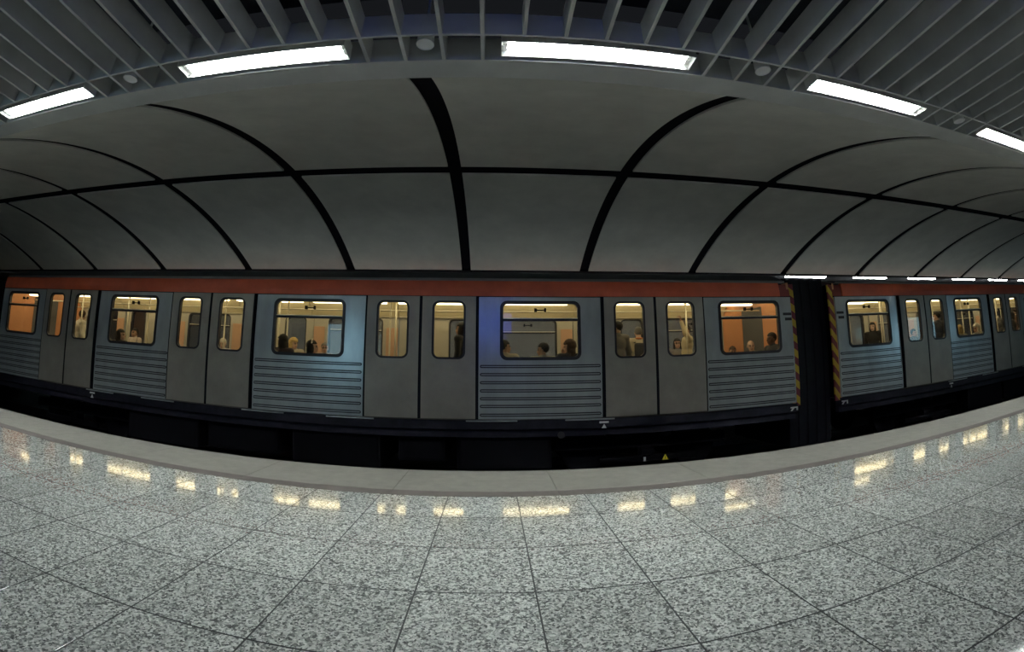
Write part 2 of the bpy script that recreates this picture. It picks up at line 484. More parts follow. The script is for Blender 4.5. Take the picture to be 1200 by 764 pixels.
# ------------------------------------------------------------------ fluorescent fittings
LY0, LY1 = 2.725, 2.905
def lamp_meshes():
    hs = MB().box(-LH, LH, LY0, LY1, ZC + 0.13, ZC + 0.16)
    hs.box(-LH, LH, LY0, LY0 + 0.006, ZC + 0.012, ZC + 0.13).box(-LH, LH, LY1 - 0.006, LY1, ZC + 0.012, ZC + 0.13)
    hs.box(-LH, -LH + 0.006, LY0, LY1, ZC + 0.012, ZC + 0.13).box(LH - 0.006, LH, LY0, LY1, ZC + 0.012, ZC + 0.13)
    tubes = []
    for dy in (-0.042, 0.042):
        yc = (LY0 + LY1) / 2 + dy
        tubes.append(MB().tube((-LH + 0.05, yc, ZC + 0.085), (LH - 0.05, yc, ZC + 0.085), 0.026, n=12).mesh('tube', M['lamp'], True))
    caps = [MB().bbox(s * (LH - 0.03) - 0.02, s * (LH - 0.03) + 0.02, LY0 + 0.012, LY1 - 0.012, ZC + 0.05, ZC + 0.12, 0.006).mesh('end_cap', M['lampwhite']) for s in (-1, 1)]
    lv = MB()
    n = 26
    for k in range(n):
        x = -LH + 0.06 + (2 * LH - 0.12) * k / (n - 1)
        lv.box(x - 0.002, x + 0.002, LY0 + 0.008, LY1 - 0.008, ZC + 0.04, ZC + 0.07)
    lv.box(-LH + 0.01, LH - 0.01, (LY0 + LY1) / 2 - 0.003, (LY0 + LY1) / 2 + 0.003, ZC + 0.04, ZC + 0.07)
    return (hs.mesh('housing', M['lampwhite']), tubes, caps, lv.mesh('louvre', M['lampwhite'], fix=False))
LM = lamp_meshes()
near_lab = {-2: 'glowing white tube lamp at the far left of the slatted ceiling', -1: 'glowing white tube lamp above left, end cap on its left',
            0: 'large glowing white tube lamp near the top centre of the ceiling', 1: 'glowing white tube lamp above right, between two round ceiling speakers',
            2: 'glowing white tube lamp cut off by the right edge'}
for k in range(-4, 5):
    x = LX + LP * k
    t = empty('ceiling_lamp', (x, 0, 0))
    tag(t, near_lab.get(k, 'tube lamp beyond the %s edge of the picture, %s from it' % ('left' if k < 0 else 'right', 'first' if abs(k) == 3 else 'second')), 'lamp', 'tube lamps in the slatted ceiling')
    obj('housing', LM[0], t)
    for tb_ in LM[1]: obj('tube', tb_, t)
    tag(obj('louvre', LM[3], t), kind='stuff')
    for c_ in LM[2]: obj('end_cap', c_, t)
# opposite platform: surface fittings hanging just below the soffit
fh = MB().bbox(-LH, LH, -0.06, 0.06, 0.05, 0.10, 0.006).mesh('housing', M['lampwhite'])
fd = MB().bbox(-LH + 0.02, LH - 0.02, -0.05, 0.05, -0.02, 0.049, 0.01).mesh('diffuser', M['farlamp'])
far_lab = {3: 'thin white lamp showing above the gap between the cars', 4: 'thin white far lamp, second to the right of the car gap',
           5: 'thin white far lamp, third to the right of the car gap', 6: 'thin white far lamp, fourth to the right of the car gap',
           7: 'thin white far lamp, last before the right edge'}
for k in range(-4, 9):
    t = empty('far_lamp', (LX + LP * k + 0.05, 11.20, ZC + 0.016))
    tag(t, far_lab.get(k, 'opposite platform lamp beyond the right edge' if k > 7 else 'opposite platform lamp hidden behind the roof of the left cars'), 'lamp', 'lamps of the opposite platform')
    obj('housing', fh, t); obj('diffuser', fd, t)

# round speakers between the fittings
spk = MB()
n = 28
spk.tube((0, 0, 0.002), (0, 0, 0.11), 0.066, n=n)
spk_me = spk.mesh('body', M['speaker'])
rim_me = MB()
for k in range(n):
    a, b = 2 * math.pi * k / n, 2 * math.pi * (k + 1) / n
    rim_me.tube((0.066 * math.cos(a), 0.066 * math.sin(a), 0.003), (0.066 * math.cos(b), 0.066 * math.sin(b), 0.003), 0.005, n=6, caps=False)
rim_me = rim_me.mesh('rim', M['lampwhite'], True)
stem_me = MB().tube((0, 0, 0.11), (0, 0, 0.74), 0.012, n=8).mesh('stem', M['slat'])
spk_lab = {-1: 'round pale ceiling speaker at left, beside the left tube lamps', 0: 'round pale ceiling speaker near the top centre, left of the large lamp',
           1: 'round pale ceiling speaker right of the large centre lamp', 2: 'round pale ceiling speaker at the far right, half hidden in the slats'}
for k, lb in spk_lab.items():
    t = empty('ceiling_speaker', (LX - LP / 2 + LP * k + 0.03, 2.75, ZC))
    tag(t, lb, 'speaker', 'round speakers in the slatted ceiling')
    obj('body', spk_me, t); obj('rim', rim_me, t); obj('stem', stem_me, t)

# ------------------------------------------------------------------ backlit signs whose reflections show in the steel panels
def sign(name, label, x0, x1, y, z0, z1, m, hang):
    t = empty(name, ((x0 + x1) / 2, y, z0 if not hang else z0))
    tag(t, label, 'sign')
    wd = (x1 - x0) / 2; ht = z1 - z0
    obj('case', MB().bbox(-wd, wd, -0.12, 0.0, 0, ht, 0.01).mesh('case', M['gutter']), t)
    obj('face', MB().box(-wd + 0.03, wd - 0.03, 0.0005, 0.008, 0.03, ht - 0.03).mesh('face', m), t)
    if hang:
        for s in (-1, 1):
            obj('hanger_rod', MB().tube((s * wd * 0.7, -0.06, ht), (s * wd * 0.7, -0.06, ZC - z0 + 0.1), 0.012, n=8).mesh('hanger_rod', M['gutter']), t)
sign('hanging_sign', 'blue backlit sign hanging behind the viewer, mirrored in the train', -0.75, 0.72, -1.9, 2.15, 2.95, M['blue'], True)
sign('light_box', 'cyan backlit poster case on the wall behind the viewer, left', -6.9, -5.2, BACK + 0.121, 0.75, 2.55, M['cyan'], False)
sign('light_box', 'cyan backlit poster case on the wall behind the viewer, right', 20.5, 24.5, BACK + 0.121, 0.75, 2.55, M['cyan'], False)

# ------------------------------------------------------------------ train
GAP = 0.022
MIDW = PER - 2 * LEAF          # 2.11
ENDW = HALF - 1.5 * PER - LEAF  # 1.98
WIN = dict(w=1.36, z0=0.985, z1=1.98, r=0.12)
DW = dict(w=0.555, z0=0.998, z1=1.966, r=0.115)
PROUD = 0.055                  # doors slide outside the body

def build_panel(wd):
    x0, x1 = -wd / 2 + GAP, wd / 2 - GAP
    zc, ht = (WIN['z0'] + WIN['z1']) / 2, WIN['z1'] - WIN['z0']
    plate = plate_hole([(x0, ZB), (x1, ZB), (x1, ZT - 0.008), (x0, ZT - 0.008)], [rrect(0, zc, WIN['w'] - 0.02, ht - 0.02, WIN['r'])], 0, 0.07)
    g = ring(rrect(0, zc, WIN['w'], ht, WIN['r']), rrect(0, zc, WIN['w'] - 0.105, ht - 0.105, WIN['r'] - 0.045), -0.012, 0.05)
    tr = MB().box(-WIN['w'] / 2 + 0.04, WIN['w'] / 2 - 0.04, -0.006, 0.045, 1.640, 1.672)
    tl = MB().box(-WIN['w'] / 2 + 0.045, WIN['w'] / 2 - 0.045, 0.0, 0.04, 1.673, 1.692)
    lo = slab(rrect(0, (WIN['z0'] + 1.64) / 2 + 0.02, WIN['w'] - 0.07, 1.64 - WIN['z0'] - 0.035, 0.05), 0.015, 0.021)
    up = slab(rrect(0, (WIN['z1'] + 1.69) / 2 - 0.02, WIN['w'] - 0.07, WIN['z1'] - 1.69 - 0.035, 0.05), 0.015, 0.021)
    la = MB().bbox(-0.10, 0.10, 0.045, 0.075, 1.818, 1.836, 0.005).bbox(-0.10, -0.055, 0.03, 0.075, 1.80, 1.862, 0.006).bbox(0.065, 0.10, 0.03, 0.075, 1.80, 1.862, 0.006)
    rb = MB()
    L = wd - 2 * GAP - 0.05
    rb.v, rb.f, rb.m = [], [], []
    s1 = slab(rrect(0, 0, L, 0.052, 0.0255, 4), -0.003, 0.001)
    s2 = slab(rrect(0, 0, L - 0.035, 0.015, 0.007, 4), -0.012, -0.0031)
    rb.add(s1.v, s1.f, 0); rb.add(s2.v, s2.f, 1)
    return dict(plate=plate.mesh('side_panel', [M['steel'], M['grey_in']]), gasket=g.mesh('window_gasket', M['gasket']), transom=tr.mesh('transom', M['gasket']),
                hopper_rail=tl.mesh('hopper_rail', M['pole']), lower_pane=lo.mesh('lower_pane', M['glass']), hopper_pane=up.mesh('hopper_pane', M['glass']),
                latch=la.mesh('latch', M['rubber']), rib=rb.mesh('rib', [M['gasket'], M['steel']]))

def build_leaf():
    zc, ht = (DW['z0'] + DW['z1']) / 2, DW['z1'] - DW['z0']
    x0, x1 = -LEAF / 2 + 0.025, LEAF / 2 - 0.025
    plate = plate_hole([(x0, ZB + 0.01), (x1, ZB + 0.01), (x1, ZT - 0.01), (x0, ZT - 0.01)], [rrect(0, zc, DW['w'] - 0.02, ht - 0.02, DW['r'])], -PROUD, -0.004)
    g = ring(rrect(0, zc, DW['w'], ht, DW['r']), rrect(0, zc, DW['w'] - 0.065, ht - 0.065, DW['r'] - 0.028), -PROUD - 0.008, -0.002)
    p = slab(rrect(0, zc, DW['w'] - 0.045, ht - 0.045, DW['r'] - 0.02), -0.034, -0.028)
    sl = MB()
    for s in (-1, 1):
        sl.box(s * (LEAF / 2 - 0.0125) - 0.012, s * (LEAF / 2 - 0.0125) + 0.012, -PROUD + 0.004, -0.002, ZB + 0.012, ZT - 0.012)
    return dict(plate=plate.mesh('door_leaf', [M['door'], M['grey_in']]), gasket=g.mesh('window_gasket', M['gasket']),
                pane=p.mesh('pane', M['glass']), seal=sl.mesh('edge_seal', M['rubber']))

PMID, PEND, PLEAF = build_panel(MIDW), build_panel(ENDW), build_leaf()
RIBZ = [0.883, 0.749, 0.616, 0.482, 0.353, 0.227, 0.084]

def add_panel(P, car, x, far):
    y, rz = (DEEP, math.pi) if far else (0, 0)
    a = obj('side_panel', P['plate'], car, (x, y, 0), rz)
    obj('window_gasket', P['gasket'], a); obj('transom', P['transom'], a); obj('hopper_rail', P['hopper_rail'], a)
    obj('lower_pane', P['lower_pane'], a); obj('hopper_pane', P['hopper_pane'], a); obj('latch', P['latch'], a)
    if not far:
        for z in RIBZ: obj('rib', P['rib'], a, (0, 0, z))
    return a

def add_leaf(car, x, far):
    y, rz = (DEEP, math.pi) if far else (0, 0)
    a = obj('door_leaf', PLEAF['plate'], car, (x, y, 0), rz)
    obj('window_gasket', PLEAF['gasket'], a); obj('pane', PLEAF['pane'], a); obj('edge_seal', PLEAF['seal'], a)

def mark_mesh():
    mb = MB().box(-0.08, 0.08, -0.004, -0.0005, 0.0, 0.032)
    mb.add([(-0.045, -0.004, -0.085), (0.045, -0.004, -0.085), (0, -0.004, -0.012), (-0.045, -0.0005, -0.085), (0.045, -0.0005, -0.085), (0, -0.0005, -0.012)],
           [(0, 1, 2), (5, 4, 3), (0, 3, 4, 1), (1, 4, 5, 2), (2, 5, 3, 0)])
    return mb.mesh('jacking_mark', M['white'])
MARK = mark_mesh()
def bracket_mesh():
    mb = MB().box(-0.09, 0.05, -0.004, -0.0005, 0.0, 0.025)
    mb.add([(-0.09, -0.004, -0.05), (-0.05, -0.004, -0.05), (0.0, -0.004, 0.0), (-0.05, -0.004, 0.0), (-0.09, -0.0005, -0.05), (-0.05, -0.0005, -0.05), (0.0, -0.0005, 0.0), (-0.05, -0.0005, 0.0)],
           [(0, 1, 2, 3), (7, 6, 5, 4), (0, 4, 5, 1), (1, 5, 6, 2), (2, 6, 7, 3), (3, 7, 4, 0)])
    mb.box(0.05, 0.085, -0.004, -0.0005, -0.045, 0.025)
    return mb.mesh('lifting_mark', M['white'])
BRACK = bracket_mesh()

def wheel_mesh():
    mb = MB()
    mb.tube((0, -0.06, 0), (0, 0.06, 0), 0.425, n=28); mb.tube((0, 0.06, 0), (0, 0.085, 0), 0.455, n=28); mb.tube((0, -0.12, 0), (0, -0.06, 0), 0.12, n=14)
    return mb.mesh('wheel', M['under'])
WHEEL = wheel_mesh()

def build_car(xc, label, high_roof, left_strip=True):
    car = empty('train_car', (xc, D, 0))
    tag(car, label, 'train car')
    h = HALF
    # side walls
    for far in (False, True):
        for k in (-1, 0, 1): add_panel(PMID, car, k * PER, far)
        for s in (-1, 1): add_panel(PEND, car, s * (h - ENDW / 2), far)
        for d in (-1.5, -0.5, 0.5, 1.5):
            for s in (-0.5, 0.5): add_leaf(car, d * PER + s * LEAF, far)
    # door frames: dark backing around each pair of leaves
    zc, ht = (DW['z0'] + DW['z1']) / 2, DW['z1'] - DW['z0']
    dfm = plate_hole([(-LEAF, ZB), (LEAF, ZB), (LEAF, ZT), (-LEAF, ZT)],
                     [rrect(-LEAF / 2, zc, DW['w'] + 0.01, ht + 0.01, DW['r']), rrect(LEAF / 2, zc, DW['w'] + 0.01, ht + 0.01, DW['r'])], 0.0, 0.03).mesh('door_frame', [M['rubber'], M['grey_in']])
    for d in (-1.5, -0.5, 0.5, 1.5):
        obj('door_frame', dfm, car, (d * PER, 0, 0)); obj('door_frame', dfm, car, (d * PER, DEEP, 0), math.pi)
    # joint strips between panel and door
    js = MB().box(-GAP, GAP, 0.004, 0.06, ZB, ZT).mesh('joint_strip', M['rubber'])
    for d in (-1.5, -0.5, 0.5, 1.5):
        for s in (-1, 1): obj('joint_strip', js, car, (d * PER + s * (LEAF + 0.003), 0, 0))
    # red band, gutter, roof
    band = [(0.0, ZT + 0.008), (0.0, ZT + 0.10), (0.03, 2.324), (0.09, 2.324), (0.09, ZT + 0.008)]
    bm_ = MB().extrude_x(band, -h + (0.26 if left_strip else 0.02), h - 0.26).mesh('red_band', M['red'])
    obj('red_band', bm_, car); obj('red_band', bm_, car, (0, DEEP, 0), math.pi)
    ln = MB().box(-h, h, 0.006, 0.05, ZT - 0.008, ZT + 0.008).mesh('shadow_joint', M['rubber'])
    obj('shadow_joint', ln, car); obj('shadow_joint', ln, car, (0, DEEP, 0), math.pi)
    ce = [(0.03, ZT + 0.008), (0.03, ZT + 0.10), (0.06, 2.30), (0.10, 2.30), (0.10, ZT + 0.008)]
    for s in ((-1, 1) if left_strip else (1,)):
        obj('corner_fairing', MB().extrude_x(ce, -0.129, 0.129).mesh('corner_fairing', M['reddark']), car, (s * (h - 0.13), 0, 0))
    gt = MB().extrude_x([(0.0, 2.325), (0.0, 2.345), (0.02, 2.368), (0.10, 2.368), (0.10, 2.325)], -h + 0.12, h - 0.12).mesh('gutter', M['gutter'])
    obj('gutter', gt, car); obj('gutter', gt, car, (0, DEEP, 0), math.pi)
    rp = []
    for k in range(25):
        y = 0.05 + (DEEP - 0.1) * k / 24
        u = abs(y - DEEP / 2) / (DEEP / 2 - 0.05)
        rp.append((y, 2.365 + (0.305 * (1 - u ** 2.6) if high_roof else 0.20 * (1 - u ** 2.2))))
    rp = rp + [(y, z - 0.03) for y, z in reversed(rp)]
    obj('roof', MB().extrude_x(rp, -h + 0.1, h - 0.1).mesh('roof', M['roof'], False), car)
    # ends
    for s in (-1, 1):
        ew = plate_hole([(0.04, 0.0), (DEEP - 0.04, 0.0), (DEEP - 0.04, 2.33), (0.04, 2.33)], [rrect(1.4, 1.03, 0.84, 1.96, 0.06)], 0, 0.05)
        ew = ew.mesh('end_wall', [M['orange'], M['under']])
        o = obj('end_wall', ew, car, (s * (h - 0.06), 0, 0), math.pi / 2 if s < 0 else math.pi / 2)
        if s < 0: o.matrix_local = Matrix(((0, 1, 0, -h + 0.06), (1, 0, 0, 0), (0, 0, 1, 0), (0, 0, 0, 1))) @ Matrix.Diagonal((1, -1, 1, 1))
        else: o.matrix_local = Matrix(((0, 1, 0, h - 0.06), (1, 0, 0, 0), (0, 0, 1, 0), (0, 0, 0, 1)))
        dl = MB().bbox(-0.025, 0.025, 0.985, 1.815, 0.05, 2.0, 0.01).mesh('gangway_door', M['carfloor'])
        obj('gangway_door', dl, car, (s * (h - 0.035), 0, 0))
        hz = MB()
        if s > 0: hz.bbox(-0.045, 0.045, -0.012, 0.02, -0.05, 2.30, 0.004)
        else: hz.bbox(-0.09, 0.09, -0.012, 0.02, -0.05, 2.30, 0.004)
        if s < 0 and not left_strip: continue
        o = obj('hazard_strip', hz.mesh('hazard_strip', M['haz']), car, (s * (h + (0.035 if s > 0 else 0.075)), 0.03, 0), 0.25 if s < 0 else -0.5)
        # handrail recess beside the end
        hr = MB().bbox(-0.10, 0.10, -0.006, -0.0005, 0, 0.05, 0.002).bbox(-0.06, 0.10, -0.006, -0.0005, -0.10, -0.045, 0.002)
        obj('step_recess', hr.mesh('step_recess', M['gasket']), car, (s * (h - 0.13), 0, 1.69))
    # floor, sill beam and underframe
    obj('floor_pan', MB().box(-h + 0.07, h - 0.07, 0.075, DEEP - 0.075, -0.02, 0.03).mesh('floor_pan', M['carfloor']), car)
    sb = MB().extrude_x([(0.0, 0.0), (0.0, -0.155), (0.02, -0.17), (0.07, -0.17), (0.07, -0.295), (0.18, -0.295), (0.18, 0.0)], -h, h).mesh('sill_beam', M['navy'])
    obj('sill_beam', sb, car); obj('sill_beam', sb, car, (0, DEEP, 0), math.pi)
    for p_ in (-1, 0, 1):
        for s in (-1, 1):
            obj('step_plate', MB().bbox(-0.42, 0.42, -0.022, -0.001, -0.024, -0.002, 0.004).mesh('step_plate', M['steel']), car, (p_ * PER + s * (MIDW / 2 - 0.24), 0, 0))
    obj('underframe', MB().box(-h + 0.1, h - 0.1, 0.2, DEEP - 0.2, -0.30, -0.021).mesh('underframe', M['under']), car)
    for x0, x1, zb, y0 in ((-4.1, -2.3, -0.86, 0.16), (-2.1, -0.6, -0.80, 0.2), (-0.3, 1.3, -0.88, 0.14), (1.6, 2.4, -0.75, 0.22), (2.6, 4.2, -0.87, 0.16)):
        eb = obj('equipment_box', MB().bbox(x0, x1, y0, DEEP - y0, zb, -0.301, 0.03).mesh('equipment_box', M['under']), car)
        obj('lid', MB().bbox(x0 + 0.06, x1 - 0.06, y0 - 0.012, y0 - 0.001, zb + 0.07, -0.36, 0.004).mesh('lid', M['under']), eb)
    for s in (-1, 1):
        bx = s * 5.9
        bg = empty('bogie', (bx, 0, 0), 0, car)
        fr = MB()
        for y in (0.5, DEEP - 0.5):
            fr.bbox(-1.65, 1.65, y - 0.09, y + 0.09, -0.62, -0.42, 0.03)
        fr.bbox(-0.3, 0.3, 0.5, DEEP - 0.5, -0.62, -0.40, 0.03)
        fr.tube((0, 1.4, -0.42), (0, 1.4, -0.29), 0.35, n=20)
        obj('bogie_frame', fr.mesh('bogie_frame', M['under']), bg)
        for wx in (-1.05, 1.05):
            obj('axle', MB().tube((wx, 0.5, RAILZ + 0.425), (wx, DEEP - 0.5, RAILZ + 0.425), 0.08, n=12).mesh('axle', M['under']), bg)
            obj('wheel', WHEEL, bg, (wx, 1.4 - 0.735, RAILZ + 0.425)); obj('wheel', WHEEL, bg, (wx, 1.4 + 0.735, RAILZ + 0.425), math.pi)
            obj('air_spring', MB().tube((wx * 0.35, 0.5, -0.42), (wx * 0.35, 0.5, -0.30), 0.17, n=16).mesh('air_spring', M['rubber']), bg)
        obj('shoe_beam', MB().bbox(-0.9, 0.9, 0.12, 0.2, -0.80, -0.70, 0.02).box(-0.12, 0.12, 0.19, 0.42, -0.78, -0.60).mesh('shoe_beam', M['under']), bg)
    # saloon: ceiling, coves, lamps, rails, poles, linings
    obj('saloon_ceiling', MB().extrude_x([(0.42, 2.29), (2.38, 2.29), (2.38, 2.315), (0.42, 2.315)], -h + 0.07, h - 0.07).mesh('saloon_ceiling', M['cream']), car)
    cv = [(0.075, 2.05), (0.16, 2.12), (0.42, 2.289), (0.42, 2.315), (0.12, 2.20), (0.075, 2.20)]
    obj('cove_panel', MB().extrude_x(cv, -h + 0.07, h - 0.07).mesh('cove_panel', M['cream']), car)
    cvf = [(DEEP - 0.075, 1.985), (DEEP - 0.14, 1.995), (DEEP - 0.25, 2.12), (2.36, 2.289), (2.36, 2.315), (DEEP - 0.12, 2.20), (DEEP - 0.075, 2.20)]
    ends = [-h + 0.07, -1.5 * PER - LEAF, -1.5 * PER + LEAF, -0.5 * PER - LEAF, -0.5 * PER + LEAF, 0.5 * PER - LEAF, 0.5 * PER + LEAF, 1.5 * PER - LEAF, 1.5 * PER + LEAF, h - 0.07]
    for a, b in zip(ends, ends[1:]):
        obj('far_cove_panel', MB().extrude_x(cvf, a + 0.008, b - 0.008).mesh('far_cove_panel', M['cream']), car)
    lm = MB().bbox(-0.86, 0.86, -0.065, 0.065, 2.225, 2.289, 0.012).mesh('saloon_lamp', M['carlamp'])
    for k in range(9):
        x = -7.95 + k * 1.9875
        obj('saloon_lamp', lm, car, (x, 0.675, 0)); obj('saloon_lamp', lm, car, (x, 2.20, 0))
    for s in (-1, 1):
        el = MB().bbox(-0.42, 0.42, -0.05, 0.05, 1.955, 1.995, 0.01).mesh('end_lamp', M['carlamp'])
        e0 = obj('end_lamp', el, car, (s * (h - ENDW / 2) - 0.05, 0.51, 0))
        for b in (-0.3, 0.3): obj('bracket', MB().box(b - 0.01, b + 0.01, -0.02, 0.02, 1.9955, 2.29).mesh('bracket', M['pole']), e0)
    for y in (0.86, 1.94):
        obj('grab_rail', MB().tube((-h + 0.2, y, 1.90), (h - 0.2, y, 1.90), 0.016, n=8).mesh('grab_rail', M['pole'], True), car)
    pole = MB().tube((0, 0, 0.03), (0, 0, 2.289), 0.018, n=10).mesh('grab_pole', M['pole'], True)
    for d in (-1.5, -0.5, 0.5, 1.5):
        for x, y in ((-0.62, 0.86), (0.66, 1.94), (-0.98, 1.94), (1.0, 0.86)):
            obj('grab_pole', pole, car, (d * PER + x, y, 0))
    ds = MB().bbox(-0.015, 0.015, 0.12, 0.62, 0.03, 0.92, 0.006).mesh('draught_screen', M['cream'])
    dsf = MB().bbox(-0.015, 0.015, DEEP - 0.66, DEEP - 0.12, 0.03, 0.95, 0.006).mesh('draught_screen', M['pink'])
    st = MB().bbox(-0.135, 0.135, DEEP - 0.088, DEEP - 0.0715, 0.4, 1.74, 0.004).mesh('lining_strip', M['pink'])
    for d in (-1.5, -0.5, 0.5, 1.5):
        for s in (-1, 1):
            obj('draught_screen', ds, car, (d * PER + s * (LEAF + 0.06), 0, 0)); obj('draught_screen', dsf, car, (d * PER + s * (LEAF + 0.06), 0, 0))
            obj('lining_strip', st, car, (d * PER + s * (LEAF + 0.17), 0, 0))
    return car

car_a = build_car(CAR_A, 'long stainless steel metro car with red roof band, filling the left', True, False)
car_c = build_car(2 * CAR_A - CAR_B, 'next metro car beyond the left edge of the picture', True)
car_b = build_car(CAR_B, 'stainless steel metro car behind the car gap, at the right', False)
# gangway bellows in the gap between the cars
gx0, gx1 = HALF + 0.03, CAR_B - CAR_A - HALF - 0.03
bl = MB()
nb = 9
pr = []
for k in range(nb):
    xa = gx0 + (gx1 - gx0) * k / nb; xb = gx0 + (gx1 - gx0) * (k + 1) / nb
    ins = 0.0 if k % 2 == 0 else 0.03
    bl.box(xa, xb, 0.30 + ins, DEEP - 0.30 - ins, -0.9, 2.47 - ins)
obj('gangway_bellows', bl.mesh('gangway_bellows', M['rubber'], fix=False), car_a)
obj('coupler', MB().tube((HALF - 0.2, 1.4, -0.45), (CAR_B - CAR_A - HALF + 0.2, 1.4, -0.45), 0.11, n=14).mesh('coupler', M['under']), car_a)
# marks on the sills (white lifting signs, one yellow warning triangle)
for car, xc, x, me in ((car_a, CAR_A, 1.848, MARK), (car_a, CAR_A, -8.26, MARK), (car_b, CAR_B, 10.683, MARK), (car_a, CAR_A, 5.64, BRACK), (car_b, CAR_B, 6.96, BRACK)):
    obj(me.name.split('.')[0], me, car, (x - xc, 0, -0.085))
tri = MB()
def prism(pts, y0, y1, m):
    n = len(pts)
    tri.add([(x, y0, z) for x, z in pts] + [(x, y1, z) for x, z in pts], [tuple(range(n)), tuple(range(2 * n - 1, n - 1, -1))] + [(k, n + k, n + (k + 1) % n, (k + 1) % n) for k in range(n)], m)
prism([(-0.055, 0), (0.055, 0), (0, 0.10)], -0.004, 0, 0)
prism([(-0.006, 0.015), (0.006, 0.015), (0.004, 0.06), (-0.004, 0.06)], -0.006, -0.0041, 1)
obj('warning_triangle', tri.mesh('warning_triangle', [M['yellow'], M['rubber']]), car_a, (2.98 - CAR_A, 0.12, -0.80))
obj('data_plate', MB().box(-0.02, 0.02, -0.004, 0, 0, 0.07).mesh('data_plate', M['white']), car_a, (2.60 - CAR_A, 0.12, -0.80))
obj('bogie_ring', MB().tube((0, 0.05, 0), (0, 0.06, 0), 0.06, n=20).mesh('bogie_ring', M['roof']), car_a, (1.13 - CAR_A, 0, -0.27))

# ------------------------------------------------------------------ passengers
def remeshed(mb, name, vox, mats, smooth_it=3):
    me = mb.mesh(name + '_raw', [M['white']])
    o = bpy.data.objects.new(name + '_raw', me)
    col.objects.link(o)
    r = o.modifiers.new('r', 'REMESH'); r.mode = 'VOXEL'; r.voxel_size = vox
    s = o.modifiers.new('s', 'SMOOTH'); s.factor = 0.5; s.iterations = smooth_it
    dg = bpy.context.evaluated_depsgraph_get()
    out = bpy.data.meshes.new_from_object(o.evaluated_get(dg))
    out.name = name
    out.materials.clear()
    for m in mats: out.materials.append(m)
    out.polygons.foreach_set('use_smooth', [True] * len(out.polygons))
    out.polygons.foreach_set('material_index', [0] * len(out.polygons))
    bpy.data.objects.remove(o)
    bpy.data.meshes.remove(me)
    return out

def limb(mb, pts, rad, inf=0.0):
    for k in range(len(pts) - 1):
        mb.tube(pts[k], pts[k + 1], rad[k] + inf, rad[k + 1] + inf, n=14)
    for p, r in zip(pts, rad): mb.ball(p, r + inf, 14)

def hand(mb, wrist, d, nrm, curl=0.5):
    """palm, four unequal fingers with two bends and a thumb from the side of the palm"""
    d = Vector(d).normalized(); nrm = Vector(nrm); nrm = (nrm - d * nrm.dot(d)).normalized(); side = d.cross(nrm)
    wv = Vector(wrist)
    R = Matrix((side, d, nrm)).transposed().to_4x4(); R.translation = wv
    mb.ball((0, 0.045, 0), (0.040, 0.052, 0.016), 14, R)
    for k, (x, ln) in enumerate(((-0.032, 0.058), (-0.011, 0.074), (0.011, 0.080), (0.032, 0.068))):
        a = wv + side * x + d * 0.082
        a1 = curl * 0.9; a2 = curl * 2.0
        b = a + (d * math.cos(a1) + nrm * math.sin(a1) + side * (x * 1.2)) * ln * 0.5
        c = b + (d * math.cos(a2) + nrm * math.sin(a2)) * ln * 0.5
        limb(mb, [a, b, c], [0.0095, 0.009, 0.0075])
    a = wv + side * 0.03 + d * 0.025
    b = a + (side * 0.75 + d * 0.6 + nrm * 0.35).normalized() * 0.035
    c = b + (side * 0.15 + d * 0.9 + nrm * 0.5).normalized() * 0.03
    limb(mb, [a, b, c], [0.0125, 0.011, 0.009])

